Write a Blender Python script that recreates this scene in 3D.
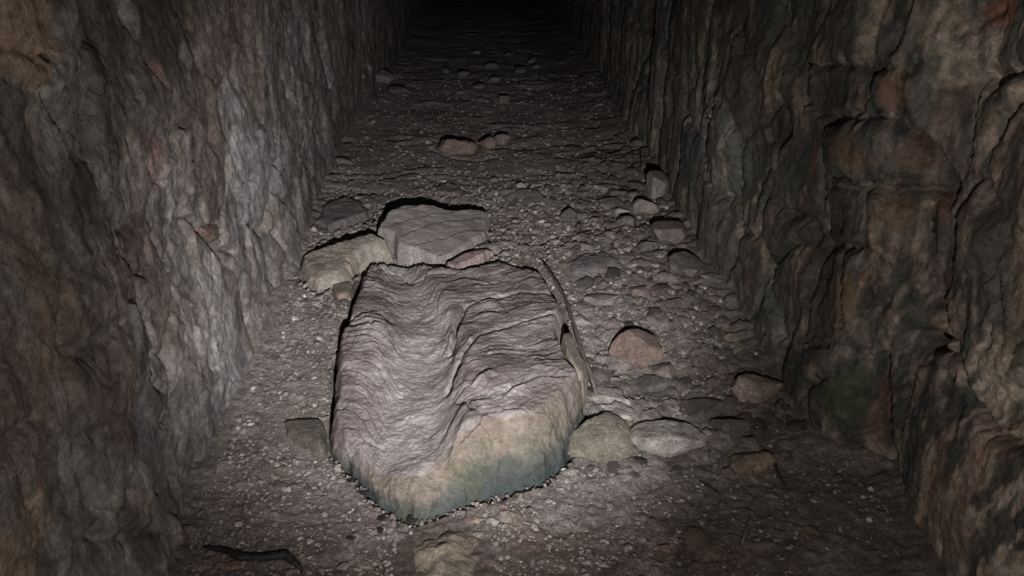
import bpy, math
import numpy as np

# ------------------------------------------------------------------ camera, world, torch, exposure
for o in list(bpy.data.objects):
    bpy.data.objects.remove(o)
scene = bpy.context.scene
COL = scene.collection
FPX = 780.0                     # focal length in pixels of the 1024 x 576 frame
CAM_H = 1.30
PITCH = math.radians(25.14)
YAW = math.radians(-2.53)
cam_data = bpy.data.cameras.new('camera')
cam_data.sensor_width = 36.0
cam_data.lens = FPX / 1024.0 * 36.0
cam_data.clip_start = 0.02
cam = bpy.data.objects.new('camera', cam_data)
COL.objects.link(cam)
cam.location = (0, 0, CAM_H)
cam.rotation_euler = (math.pi / 2 - PITCH, 0, YAW)
scene.camera = cam

cp, sp_, cy_, sy_ = math.cos(math.pi/2-PITCH), math.sin(math.pi/2-PITCH), math.cos(YAW), math.sin(YAW)
RX = np.array([[1, 0, 0], [0, cp, -sp_], [0, sp_, cp]])
RZ = np.array([[cy_, -sy_, 0], [sy_, cy_, 0], [0, 0, 1]])
RCAM = RZ @ RX
CPOS = np.array([0, 0, CAM_H])

def ray(px, py):
    d = RCAM @ np.array([(px - 512) / FPX, (288 - py) / FPX, -1.0])
    return d
def P(px, py, z=0.0):
    d = ray(px, py)
    t = (z - CAM_H) / d[2]
    return CPOS + d * t
def proj(pts):
    q = (pts - CPOS) @ RCAM
    dep = np.maximum(-q[:, 2], 1e-3)
    return 512 + FPX * q[:, 0] / dep, 288 - FPX * q[:, 1] / dep, -q[:, 2]

world = bpy.data.worlds.new('world')
scene.world = world
world.use_nodes = True
world.node_tree.nodes['Background'].inputs[0].default_value = (0.5, 0.55, 0.6, 1)
world.node_tree.nodes['Background'].inputs[1].default_value = 0.0015

# hand torch held a little below and to the right of the camera: a hot spot and the wide spill of its reflector
from mathutils import Vector, Matrix
TORCH = np.array([0.12, -0.08, 1.00])
def torch_beam(name, watts, cone, aim, tint):
    l = bpy.data.lights.new(name, 'SPOT')
    l.energy = watts; l.color = tint
    l.spot_size = math.radians(cone); l.spot_blend = 1.0; l.shadow_soft_size = 0.012
    o = bpy.data.objects.new(name, l); COL.objects.link(o)
    o.location = TORCH
    o.rotation_euler = Vector(aim - TORCH).to_track_quat('-Z', 'Y').to_euler()
torch_beam('torch_hot_spot', 450.0, 52, P(438, 220, 0.1), (1.0, 0.965, 0.96))
torch_beam('torch_spill', 52.0, 150, P(540, 240, 0.1), (1.0, 0.94, 0.88))

vs = scene.view_settings
vs.view_transform = 'Standard'
vs.look = 'None'
vs.gamma = 1.0
vs.use_curve_mapping = False
vs.exposure = 0.0

# ------------------------------------------------------------------ numpy noise
RNG = np.random.default_rng(7)
PERM = np.concatenate([RNG.permutation(256)] * 3)
G3 = RNG.normal(size=(256, 3)); G3 /= np.linalg.norm(G3, axis=1)[:, None]
G2 = G3[:, :2] / np.linalg.norm(G3[:, :2], axis=1)[:, None]
def fade(t): return t * t * t * (t * (t * 6 - 15) + 10)
def n2(x, y, seed=0):
    x = np.asarray(x, float) + seed * 17.31; y = np.asarray(y, float) + seed * 9.77
    xi = np.floor(x).astype(int); yi = np.floor(y).astype(int)
    xf = x - xi; yf = y - yi
    u = fade(xf); v = fade(yf)
    xi &= 255; yi &= 255
    def g(ix, iy, fx, fy):
        h = PERM[PERM[ix & 255] + (iy & 255)]
        gr = G2[h]
        return gr[..., 0] * fx + gr[..., 1] * fy
    a = g(xi, yi, xf, yf); b = g(xi + 1, yi, xf - 1, yf)
    c = g(xi, yi + 1, xf, yf - 1); d = g(xi + 1, yi + 1, xf - 1, yf - 1)
    return ((a + (b - a) * u) + ((c + (d - c) * u) - (a + (b - a) * u)) * v) * 1.5
def n3(p, seed=0):
    p = p + np.array([seed * 13.7, seed * 5.3, seed * 7.9])
    i = np.floor(p).astype(int); f = p - i; w = fade(f); i &= 255
    r = 0
    for dx in (0, 1):
        for dy in (0, 1):
            for dz in (0, 1):
                h = PERM[PERM[PERM[(i[:, 0] + dx) & 255] + ((i[:, 1] + dy) & 255)] + ((i[:, 2] + dz) & 255)]
                gr = G3[h]
                dot = gr[:, 0] * (f[:, 0] - dx) + gr[:, 1] * (f[:, 1] - dy) + gr[:, 2] * (f[:, 2] - dz)
                wt = (w[:, 0] if dx else 1 - w[:, 0]) * (w[:, 1] if dy else 1 - w[:, 1]) * (w[:, 2] if dz else 1 - w[:, 2])
                r = r + dot * wt
    return r * 1.5
def fbm2(x, y, o=4, seed=0, gain=0.5, ridged=False):
    r = 0; a = 1.0; f = 1.0; s = 0
    for k in range(o):
        v = n2(x * f, y * f, seed + k * 3)
        if ridged: v = 1 - 2 * np.abs(v)
        r = r + a * v; s += a; a *= gain; f *= 2.03
    return r / s
def fbm3(p, o=3, seed=0, gain=0.5):
    r = 0; a = 1.0; f = 1.0; s = 0
    for k in range(o):
        r = r + a * n3(p * f, seed + k); s += a; a *= gain; f *= 2.03
    return r / s
def cells(x, y, seed=0):
    """distance to nearest jittered point, to the second nearest, and a random value of the cell"""
    xi = np.floor(x).astype(int); yi = np.floor(y).astype(int)
    f1 = np.full(x.shape, 9.0); f2 = np.full(x.shape, 9.0); idv = np.zeros(x.shape)
    for dx in (-1, 0, 1):
        for dy in (-1, 0, 1):
            h = PERM[PERM[(xi + dx + seed) & 255] + ((yi + dy) & 255)]
            jx = PERM[h + 7] / 255.0; jy = PERM[h + 91] / 255.0
            d = np.hypot(xi + dx + jx - x, yi + dy + jy - y)
            m = d < f1
            f2 = np.where(m, f1, np.minimum(f2, d)); f1 = np.where(m, d, f1); idv = np.where(m, PERM[h + 33] / 255.0, idv)
    return f1, f2, idv
def sstep(a, b, x):
    t = np.clip((x - a) / (b - a), 0, 1)
    return t * t * (3 - 2 * t)
def lerp(a, b, t): return a + (b - a) * t
def cmix(c, col, t):
    return c + (np.asarray(col)[None, :] - c) * np.clip(t, 0, 1)[:, None]
def srgb(r, g, b):
    v = np.array([r, g, b]) / 255.0
    return np.where(v <= 0.04045, v / 12.92, ((v + 0.055) / 1.055) ** 2.4)

def seg_dist(x, y, pts, closed=False):
    """distance to a polyline and arc parameter"""
    d = np.full(x.shape, 1e9)
    n = len(pts)
    for i in range(n if closed else n - 1):
        a = pts[i]; b = pts[(i + 1) % n]
        ab = (b[0] - a[0], b[1] - a[1]); L = ab[0] ** 2 + ab[1] ** 2 + 1e-12
        t = np.clip(((x - a[0]) * ab[0] + (y - a[1]) * ab[1]) / L, 0, 1)
        d = np.minimum(d, np.hypot(x - a[0] - t * ab[0], y - a[1] - t * ab[1]))
    return d
def inside(x, y, pts):
    r = np.zeros(x.shape, bool); n = len(pts)
    for i in range(n):
        x0, y0 = pts[i][:2]; x1, y1 = pts[(i + 1) % n][:2]
        c = ((y0 > y) != (y1 > y))
        xs = (x1 - x0) * (y - y0) / ((y1 - y0) if abs(y1 - y0) > 1e-12 else 1e-12) + x0
        r ^= c & (x < xs)
    return r
def sdist(x, y, pts):
    d = seg_dist(x, y, pts, True)
    return np.where(inside(x, y, pts), d, -d)

# ------------------------------------------------------------------ mesh helpers
SAT = 0.68
def mesh(name, co, faces, col=None, smooth=True):
    me = bpy.data.meshes.new(name)
    co = np.ascontiguousarray(co, dtype=np.float32); faces = np.ascontiguousarray(faces, dtype=np.int32)
    nf, k = faces.shape
    me.vertices.add(len(co)); me.vertices.foreach_set('co', co.ravel())
    me.loops.add(nf * k); me.loops.foreach_set('vertex_index', faces.ravel())
    me.polygons.add(nf); me.polygons.foreach_set('loop_start', np.arange(0, nf * k, k, dtype=np.int32))
    me.polygons.foreach_set('use_smooth', np.full(nf, smooth))
    me.update(calc_edges=True)
    if col is not None:
        at = me.attributes.new('Col', 'FLOAT_COLOR', 'POINT')
        c4 = np.ones((len(co), 4), np.float32); lum = col @ np.array([.3, .6, .1]); c4[:, :3] = np.clip(lum[:, None] + (col - lum[:, None]) * SAT, 0.004, 1)
        at.data.foreach_set('color', c4.ravel())
    return me
def link(name, me, mat=None, parent=None):
    o = bpy.data.objects.new(name, me)
    COL.objects.link(o)
    if mat is not None and me is not None and not me.materials: me.materials.append(mat)
    if parent is not None: o.parent = parent
    return o
def tag(o, label, cat, group=None, kind=None):
    o['label'] = label
    if cat: o['category'] = cat
    if group: o['group'] = group
    if kind: o['kind'] = kind
    return o
def grid_faces(nu, nv):
    a = (np.arange(nu - 1)[:, None] * nv + np.arange(nv - 1)[None, :]).ravel()
    return np.stack([a, a + nv, a + nv + 1, a + 1], 1)
def submesh(co, faces, mask, col):
    f = faces[mask]
    u, inv = np.unique(f, return_inverse=True)
    return co[u], inv.reshape(f.shape), (col[u] if col is not None else None)

# ------------------------------------------------------------------ materials (procedural)
def rock_mat(name, scale=30.0, stretch=(1, 1, 1), contrast=0.35, bump=0.35, bdist=0.006, rough=0.72, spec=0.35, speck=0.0, speck_scale=160, fine=95.0, fcon=0.3, fbump=0.5):
    m = bpy.data.materials.new(name); m.use_nodes = True
    nt = m.node_tree; N = nt.nodes; L = nt.links
    bs = N['Principled BSDF']
    at = N.new('ShaderNodeAttribute'); at.attribute_name = 'Col'
    tc = N.new('ShaderNodeTexCoord')
    mp = N.new('ShaderNodeMapping'); mp.inputs['Scale'].default_value = stretch
    L.new(tc.outputs['Object'], mp.inputs[0])
    n1 = N.new('ShaderNodeTexNoise'); n1.inputs['Scale'].default_value = scale; n1.inputs['Detail'].default_value = 6; n1.inputs['Roughness'].default_value = 0.65
    n1.inputs['Distortion'].default_value = 0.6
    L.new(mp.outputs[0], n1.inputs['Vector'])
    mr = N.new('ShaderNodeMapRange'); mr.inputs['From Min'].default_value = 0.3; mr.inputs['From Max'].default_value = 0.7
    mr.inputs['To Min'].default_value = 1 - contrast; mr.inputs['To Max'].default_value = 1 + contrast
    L.new(n1.outputs['Fac'], mr.inputs['Value'])
    vm = N.new('ShaderNodeVectorMath'); vm.operation = 'SCALE'
    L.new(at.outputs['Color'], vm.inputs[0]); L.new(mr.outputs[0], vm.inputs['Scale'])
    out = vm.outputs[0]
    nf = N.new('ShaderNodeTexNoise'); nf.inputs['Scale'].default_value = fine; nf.inputs['Detail'].default_value = 5; nf.inputs['Roughness'].default_value = 0.7
    L.new(tc.outputs['Object'], nf.inputs['Vector'])
    mf = N.new('ShaderNodeMapRange'); mf.inputs['From Min'].default_value = 0.3; mf.inputs['From Max'].default_value = 0.7
    mf.inputs['To Min'].default_value = 1 - fcon; mf.inputs['To Max'].default_value = 1 + fcon
    L.new(nf.outputs['Fac'], mf.inputs['Value'])
    vf = N.new('ShaderNodeVectorMath'); vf.operation = 'SCALE'
    L.new(out, vf.inputs[0]); L.new(mf.outputs[0], vf.inputs['Scale']); out = vf.outputs[0]
    if speck > 0:
        vo = N.new('ShaderNodeTexVoronoi'); vo.inputs['Scale'].default_value = speck_scale
        L.new(tc.outputs['Object'], vo.inputs['Vector'])
        sp = N.new('ShaderNodeSeparateColor'); L.new(vo.outputs['Color'], sp.inputs[0])
        m2 = N.new('ShaderNodeMapRange'); m2.inputs['From Min'].default_value = 0.0; m2.inputs['From Max'].default_value = 1.0
        m2.inputs['To Min'].default_value = 1 - speck; m2.inputs['To Max'].default_value = 1 + speck
        L.new(sp.outputs[0], m2.inputs['Value'])
        v2 = N.new('ShaderNodeVectorMath'); v2.operation = 'SCALE'
        L.new(out, v2.inputs[0]); L.new(m2.outputs[0], v2.inputs['Scale'])
        out = v2.outputs[0]
    L.new(out, bs.inputs['Base Color'])
    n3_ = N.new('ShaderNodeTexNoise'); n3_.inputs['Scale'].default_value = scale * 2.2; n3_.inputs['Detail'].default_value = 7; n3_.inputs['Roughness'].default_value = 0.7
    L.new(mp.outputs[0], n3_.inputs['Vector'])
    bp = N.new('ShaderNodeBump'); bp.inputs['Strength'].default_value = bump; bp.inputs['Distance'].default_value = bdist
    L.new(n3_.outputs['Fac'], bp.inputs['Height'])
    b2 = N.new('ShaderNodeBump'); b2.inputs['Strength'].default_value = fbump; b2.inputs['Distance'].default_value = 0.006
    L.new(nf.outputs['Fac'], b2.inputs['Height']); L.new(bp.outputs[0], b2.inputs['Normal']); L.new(b2.outputs[0], bs.inputs['Normal'])
    r2 = N.new('ShaderNodeMapRange'); r2.inputs['From Min'].default_value = 0.3; r2.inputs['From Max'].default_value = 0.7
    r2.inputs['To Min'].default_value = rough + 0.15; r2.inputs['To Max'].default_value = rough - 0.2
    L.new(n3_.outputs['Fac'], r2.inputs['Value']); L.new(r2.outputs[0], bs.inputs['Roughness'])
    bs.inputs['Specular IOR Level'].default_value = spec
    return m
MAT_WALL = rock_mat('wall_rock', 26, (1, 1, 0.62), 0.42, 0.7, 0.010, 0.74, 0.35, 0.10, 260, 64, 0.45, 1.0)
MAT_FLOOR = rock_mat('floor_earth', 60, (1, 1, 1), 0.35, 0.9, 0.010, 0.8, 0.3, 0.22, 190, 130, 0.35, 0.9)
MAT_SLAB = rock_mat('slab_rock', 32, (0.7, 1.4, 1.2), 0.30, 0.8, 0.007, 0.58, 0.5, 0.10, 260, 120, 0.28, 0.9)
MAT_ROCK = rock_mat('loose_rock', 34, (1, 1, 1), 0.36, 0.9, 0.010, 0.72, 0.35, 0.12, 240, 110, 0.35, 1.0)
MAT_GRAVEL = rock_mat('gravel_stone', 60, (1, 1, 1), 0.25, 0.3, 0.003, 0.6, 0.5)
MAT_WOOD = rock_mat('damp_wood', 60, (1, 1, 1), 0.4, 0.6, 0.004, 0.6, 0.4)

# ------------------------------------------------------------------ floor height
YF = P(415, 512)[1]; YB = P(440, 262, 0.15)[1]
def floor_base(y):
    return 0.15 * sstep(YF - 0.05, YB + 0.1, y)
# feet of the two walls, read off the photograph (pixel -> floor point)
def foot(px_list):
    out = []
    for px, py in px_list:
        z = 0.05
        for _ in range(6):
            q = P(px, py, z); z = float(floor_base(q[1]))
        out.append((q[0], q[1]))
    return np.array(sorted(out, key=lambda a: a[1]))
FOOT_L = foot([(172, 570), (185, 500), (207, 465), (228, 420), (243, 370), (262, 330), (286, 280), (303, 240),
               (318, 205), (333, 170), (346, 138), (365, 105), (386, 75), (410, 35), (428, 5)])
FOOT_R = foot([(934, 572), (908, 525), (893, 480), (856, 463), (814, 450), (794, 415), (776, 370), (742, 320),
               (703, 270), (677, 215), (656, 170), (640, 146), (622, 118), (604, 88), (584, 56), (560, 20), (548, 3)])
FOOT_L = np.vstack([[FOOT_L[0][0] - 0.03, -0.5], FOOT_L, [FOOT_L[-1][0] + 0.05, 18.0]])
FOOT_R = np.vstack([[FOOT_R[0][0] + 0.03, -0.5], FOOT_R, [FOOT_R[-1][0] - 0.05, 18.0]])

RUB_POLY = [P(*a)[:2] for a in [(540, 200), (640, 175), (700, 265), (760, 350), (800, 420), (790, 470), (690, 480), (590, 485), (560, 440), (585, 330), (560, 262)]]
def floor_h(x, y):
    x = np.asarray(x, float); y = np.asarray(y, float)
    z = floor_base(y)
    z = z + 0.022 * fbm2(x * 2.3, y * 2.3, 3, 11)
    fl = np.interp(y, FOOT_L[:, 1], FOOT_L[:, 0]); fr = np.interp(y, FOOT_R[:, 1], FOOT_R[:, 0])
    z = z + 0.03 * np.exp(-np.clip(x - fl, 0, 9) / 0.10) + 0.035 * np.exp(-np.clip(fr - x, 0, 9) / 0.12)
    return z
def Pf(px, py, dz=0.0):
    z = 0.05
    for _ in range(8):
        q = P(px, py, z + dz); z = float(floor_h(q[0], q[1]))
    return np.array([q[0], q[1], z + dz])

# ------------------------------------------------------------------ outlines of the flat stones (pixel, pixel, height)
def outline(l): return [P(a, b, c)[:2] for a, b, c in l]
SLAB_OUT = outline([(330, 452, .02), (352, 472, .02), (378, 498, .02), (414, 517, .02), (452, 504, .02), (500, 491, .02), (541, 480, .02),
                    (566, 462, .02), (578, 437, .03), (587, 408, .06), (574, 374, .12), (566, 340, .15), (568, 308, .15), (548, 276, .16),
                    (500, 265, .15), (470, 270, .15), (440, 269, .15), (412, 262, .15), (392, 259, .15), (362, 265, .15), (355, 282, .15),
                    (345, 312, .15), (333, 345, .13), (328, 395, .10), (326, 430, .05)])
PLATE_OUT = outline([(374, 229, .21), (386, 213, .23), (402, 205, .24), (434, 206, .23), (446, 210, .22), (478, 210, .20), (490, 218, .18),
                     (488, 238, .17), (470, 248, .165), (441, 264, .16), (414, 254, .17), (396, 250, .17), (392, 238, .19)])

# ------------------------------------------------------------------ floor
def build_floor():
    ys = [0.25]
    while ys[-1] < 17.0:
        ys.append(ys[-1] + 0.0068 * max(1.0, ys[-1] / 1.7))
    ys = np.array(ys); xs = np.arange(-1.15, 1.62, 0.0075)
    Y, X = np.meshgrid(ys, xs, indexing='ij'); x = X.ravel(); y = Y.ravel()
    z = floor_h(x, y)
    near = np.clip(1.8 / np.maximum(y, 0.5), 0.25, 1)
    rough = 0.35 + 0.65 * sstep(-0.2, 0.3, fbm2(x * 3, y * 3, 2, 31))
    z += 0.012 * fbm2(x * 13, y * 13, 4, 21) * rough
    z += 0.0075 * fbm2(x * 40, y * 40, 3, 22, 0.7) * near
    rub = sstep(-0.10, 0.10, sdist(x, y, RUB_POLY) + 0.06 * fbm2(x * 6, y * 6, 2, 33))
    wx_ = x + 0.012 * fbm2(x * 25, y * 25, 2, 34); wy_ = y + 0.012 * fbm2(x * 25, y * 25, 2, 35)
    a1, a2, aid = cells(wx_ * 15, wy_ * 17, 3); b1, b2, bid = cells(wx_ * 33, wy_ * 36, 9)
    big = sstep(0.03, 0.35, a2 - a1) * (aid - 0.2); sml = sstep(0.03, 0.4, b2 - b1) * (bid - 0.25)
    z += rub * (0.020 * big + 0.010 * sml) + (1 - rub) * sml * (0.005 + 0.005 * rough) * near
    # ledges and crusts across the passage beyond the slab
    led = fbm2(x * 1.6, y * 3.0, 3, 41)
    saw = ((y * 3.1 + led * 2.2) % 1.0)
    z += np.where(y > YB + 0.1, 0.022 * (saw - 0.5) * sstep(0.0, 0.35, fbm2(x * 2, y * 2, 2, 44) + 0.1), 0)
    for pl, dpt, w in FLOOR_CRACKS:
        d = seg_dist(x, y, pl) + 0.008 * fbm2(x * 20, y * 20, 2, 51)
        z -= dpt * np.exp(-(np.clip(d, 0, 1) / w) ** 2)
    # beds under the big flat stones
    for poly, dp in ((SLAB_OUT, .05), (PLATE_OUT, .03), (YEL_OUT, .03)):
        sd = sdist(x, y, poly)
        z -= dp * sstep(-0.02, 0.02, sd)
    c = np.tile(srgb(132, 122, 117)[None], (len(x), 1))
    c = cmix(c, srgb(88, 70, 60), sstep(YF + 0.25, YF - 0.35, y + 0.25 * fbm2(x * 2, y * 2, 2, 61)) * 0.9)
    c = cmix(c, srgb(160, 150, 145), sstep(0.05, 0.5, fbm2(x * 6, y * 6, 3, 62)) * 0.55)
    c = cmix(c, srgb(76, 66, 60), sstep(0.0, 0.5, fbm2(x * 4, y * 4, 3, 63)) * 0.6)
    c = cmix(c, srgb(105, 80, 66), sstep(0.15, 0.5, fbm2(x * 2.4, y * 2.4, 3, 64)) * 0.5)
    c = cmix(c, srgb(122, 112, 108), sstep(YB - 0.1, YB + 0.6, y) * 0.6)
    c = cmix(c, srgb(98, 86, 78), sstep(0.35, 0.75, x + 0.2 * fbm2(x * 3, y * 3, 2, 65)) * 0.55)
    c *= (1 + (0.35 * rub * (aid - 0.5) + 0.3 * (bid - 0.5)) * near)[:, None]
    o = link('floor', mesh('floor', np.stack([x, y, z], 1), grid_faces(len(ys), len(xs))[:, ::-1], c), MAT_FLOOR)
    tag(o, 'uneven floor of trodden brown earth and grit', 'floor', kind='structure')
YEL_OUT = outline([(296, 270, .13), (302, 252, .18), (330, 242, .20), (372, 233, .20), (392, 240, .19), (394, 252, .16),
                   (362, 264, .15), (352, 286, .13), (318, 299, .11), (302, 292, .11)])
def poly_px(l, z): return [P(a, b, z)[:2] for a, b in l]
BACK_GAP = poly_px([(360, 262), (394, 256), (414, 260), (441, 268), (468, 264), (492, 254)], .15)
FLOOR_CRACKS = [
    (BACK_GAP, .075, .022),
    (poly_px([(490, 262), (505, 250), (530, 242), (560, 236), (600, 224), (640, 205)], .15), .03, .012),
    (poly_px([(300, 262), (330, 240), (362, 226), (384, 208), (402, 200), (436, 201), (448, 206), (484, 206), (494, 214)], .15), .045, .022),
    (poly_px([(318, 198), (342, 192), (356, 202)], .15), .02, .010),
    (poly_px([(430, 150), (452, 157), (480, 160), (500, 156)], .15), .02, .014),
    (poly_px([(340, 182), (372, 183), (390, 186)], .15), .015, .010),
    (poly_px([(500, 196), (540, 186), (575, 188)], .15), .015, .010),
    (poly_px([(420, 176), (455, 184), (490, 182), (520, 176)], .15), .015, .010),
]
build_floor()

# ------------------------------------------------------------------ walls
def build_wall(side, FOOT, polys, seeds, cracks, blobs, base_cols, seed):
    sgn = 1.0 if side == 'left' else -1.0
    seg = np.hypot(np.diff(FOOT[:, 0]), np.diff(FOOT[:, 1])); cum = np.concatenate([[0], np.cumsum(seg)])
    s = [0.0]
    while s[-1] < cum[-1] - 0.02:
        yy = np.interp(s[-1], cum, FOOT[:, 1])
        step = 0.0068 * max(1.0, yy / 1.6) if yy > 0.35 else 0.03
        s.append(s[-1] + step)
    s = np.array(s); fx = np.interp(s, cum, FOOT[:, 0]); fy = np.interp(s, cum, FOOT[:, 1])
    ker = 7
    pad = lambda a: np.convolve(np.pad(a, ker // 2, 'edge'), np.ones(ker) / ker, 'valid')
    fx = pad(fx); fy = pad(fy)
    tx = np.gradient(fx); ty = np.gradient(fy); ln = np.hypot(tx, ty) + 1e-9
    nx = sgn * ty / ln; ny = -sgn * tx / ln
    zs = np.concatenate([np.arange(-0.14, 1.42, 0.0078), np.arange(1.44, 2.25, 0.06)])
    nu, nv = len(s), len(zs)
    S = np.repeat(s, nv); Z = np.tile(zs, nu)
    BX = np.repeat(fx, nv); BY = np.repeat(fy, nv); NX = np.repeat(nx, nv); NY = np.repeat(ny, nv)
    base = np.stack([BX, BY, Z], 1)
    ppx, ppy, dep = proj(base)
    vis = dep > 0.3
    # labels: hand-drawn outlines first, the rest the nearest seed in a warped plane
    wx = S + 0.035 * fbm2(S * 6, Z * 6, 3, seed + 1) + 0.012 * fbm2(S * 25, Z * 25, 2, seed + 2)
    wz = Z + 0.045 * fbm2(S * 6, Z * 5, 3, seed + 3) + 0.012 * fbm2(S * 25, Z * 25, 2, seed + 4)
    lab = np.full(len(S), -1)
    best = np.full(len(S), 1e9)
    sloc = []
    for k, (px, py) in enumerate(seeds):
        i = np.argmin(np.where(vis, (ppx - px) ** 2 + (ppy - py) ** 2, 1e12))
        sloc.append((S[i], Z[i]))
        d = ((wx - S[i]) * 1.25) ** 2 + ((wz - Z[i]) * 0.95) ** 2
        m = d < best
        best[m] = d[m]; lab[m] = k
    far = (best > 0.42 ** 2) | (Z > 1.38) | (BY > 6.5) | (BY < 0.3)
    lab[far] = -1
    jx = 5.0 * fbm2(S * 12, Z * 12, 3, seed + 5); jy = 5.0 * fbm2(S * 12, Z * 12, 3, seed + 6)
    for k, pl in enumerate(polys):
        m = inside(ppx + jx, ppy + jy, pl) & vis
        lab[m] = len(seeds) + k
    # distance (in cells) to the nearest joint
    L2 = lab.reshape(nu, nv)
    edge = np.zeros((nu, nv), bool)
    e1 = L2[1:] != L2[:-1]; e2 = L2[:, 1:] != L2[:, :-1]
    edge[1:] |= e1; edge[:-1] |= e1; edge[:, 1:] |= e2; edge[:, :-1] |= e2
    dist = np.full((nu, nv), 9.0); cur = edge.copy()
    for k in range(9):
        dist[cur & (dist > k)] = np.minimum(dist[cur & (dist > k)], k)
        nx_ = cur.copy(); nx_[1:] |= cur[:-1]; nx_[:-1] |= cur[1:]; nx_[:, 1:] |= cur[:, :-1]; nx_[:, :-1] |= cur[:, 1:]
        cur = nx_
    dist = dist.ravel()
    nl = len(seeds) + len(polys) + 1
    rs = np.random.default_rng(seed + 5)
    off = rs.uniform(-0.016, 0.018, nl); tint = rs.uniform(0.8, 1.22, nl); tilt = rs.uniform(-0.05, 0.05, (nl, 2)); hue = rs.uniform(0, 1, nl)
    off[-1] = 0; tilt[-1] = 0
    polyw = 1.0 * (lab >= len(seeds))
    jstr = sstep(-0.25, 0.35, fbm2(S * 3, Z * 3, 2, seed + 8)) * (0.75 if side == 'right' else 0.5)
    jstr = np.maximum(jstr, 0.75 * polyw)
    d = 0.034 * fbm2(S * 1.7, Z * 1.9, 3, seed + 10) + off[lab] * sstep(0, 6, dist)
    cs = np.array(sloc + [(0, 0)] * (nl - len(sloc)))
    isseed = (lab >= 0) & (lab < len(seeds))
    d += np.where(isseed, (S - cs[lab, 0]) * tilt[lab, 0] + (Z - cs[lab, 1]) * tilt[lab, 1], 0)
    d -= jstr * (0.022 * np.exp(-(dist / 1.3) ** 2) + 0.006 * np.exp(-dist / 4.0))
    sk = S + 0.18 * Z * 0
    wv = 0.6 * fbm2(S * 3, Z * 2, 2, seed + 12)
    an = 1.8 if side == 'left' else 1.0
    streak = fbm2(sk * 11 + wv, Z * 3.3 * an + wv, 4, seed + 13, 0.55)
    d += 0.007 * streak + 0.003 * (fbm2(sk * 7, Z * 4.0, 4, seed + 14, 0.5, True) - 0.2) + (0.011 if side == 'left' else 0.006) * fbm2(S * 14, Z * 11, 4, seed + 18, 0.6)
    d += 0.006 * fbm2(S * 45, Z * 38, 2, seed + 15, 0.7)
    # spalls: flat scabs broken away
    sc = fbm2(S * 4.5, Z * 2.6, 3, seed + 16)
    d -= 0.010 * sstep(0.16, 0.20, sc) + 0.007 * sstep(0.30, 0.33, sc)
    crk = np.zeros(len(S))
    for pl, dpt, w in cracks:
        ql = []
        for px, py in pl:
            i = np.argmin(np.where(vis, (ppx - px) ** 2 + (ppy - py) ** 2, 1e12)); ql.append((S[i], Z[i]))
        dd = np.abs(seg_dist(S, Z, ql) + 0.010 * fbm2(S * 18, Z * 18, 3, seed + 17))
        g = np.exp(-(dd / w) ** 2)
        d -= dpt * g; crk = np.maximum(crk, g)
    co = np.stack([BX + NX * d, BY + NY * d, Z], 1)
    # colours of the rock itself
    c = np.tile(base_cols[0][None], (len(S), 1))
    c = cmix(c, base_cols[1], sstep(-0.05, 0.4, fbm2(S * 3.3, Z * 2.2, 4, seed + 20)) * 0.8)
    c = cmix(c, base_cols[2], sstep(0.0, 0.4, fbm2(S * 4.2, Z * 2.4, 4, seed + 21)) * 0.8)
    c = cmix(c, base_cols[3], sstep(0.02, 0.35, fbm2(S * 12 + wv, Z * 3.0 * an + wv, 4, seed + 22)) * 0.75)
    c = cmix(c, base_cols[4], sstep(0.05, 0.40, fbm2(S * 9 - wv, Z * 3.2 * an + wv, 4, seed + 23)) * 0.8)
    c = cmix(c, base_cols[5], sstep(0.12, 0.32, fbm2(S * 16 + wv * 2, Z * 4.5 + wv, 4, seed + 24, 0.6)) * (0.8 if side == 'right' else 0.45))
    if side == 'right':                                    # pale lime runs down the nearer blocks
        run = fbm2(S * 19 + wv * 2.5, Z * 3.6 + wv, 4, seed + 27, 0.6)
        c = cmix(c, srgb(172, 150, 128), sstep(0.02, 0.20, run) * sstep(1.9, 1.35, BY) * 0.9)
    c = c * (1 + 0.22 * fbm2(S * 30, Z * 24, 3, seed + 28, 0.7))[:, None]
    c *= tint[lab][:, None]
    c = cmix(c, base_cols[1], (hue[lab] > 0.72) * 0.45)
    for (px, py), rs_, rz_, colr, st in blobs:
        i = np.argmin(np.where(vis, (ppx - px) ** 2 + (ppy - py) ** 2, 1e12))
        r = np.hypot((S - S[i]) / rs_, (Z - Z[i]) / rz_) + 0.55 * fbm2(S * 14, Z * 9, 4, seed + 26)
        c = cmix(c, colr, st * sstep(1.15, 0.6, r))
    faces = grid_faces(nu, nv)
    if side == 'right': faces = faces[:, ::-1]
    # the wall body: all that cannot be told apart stone by stone; its stones are children
    flab = lab[faces[:, 0]]
    cv, fc, cc = submesh(co, faces, flab == -1, c)
    root = link('wall_' + side, mesh('wall_' + side, cv, fc, cc), MAT_WALL)
    for k in range(nl - 1):
        m = flab == k
        if m.sum() < 40: continue
        cv, fc, cc = submesh(co, faces, m, c)
        link('stone', mesh('stone', cv, fc, cc), MAT_WALL, root)
    return root

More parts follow.
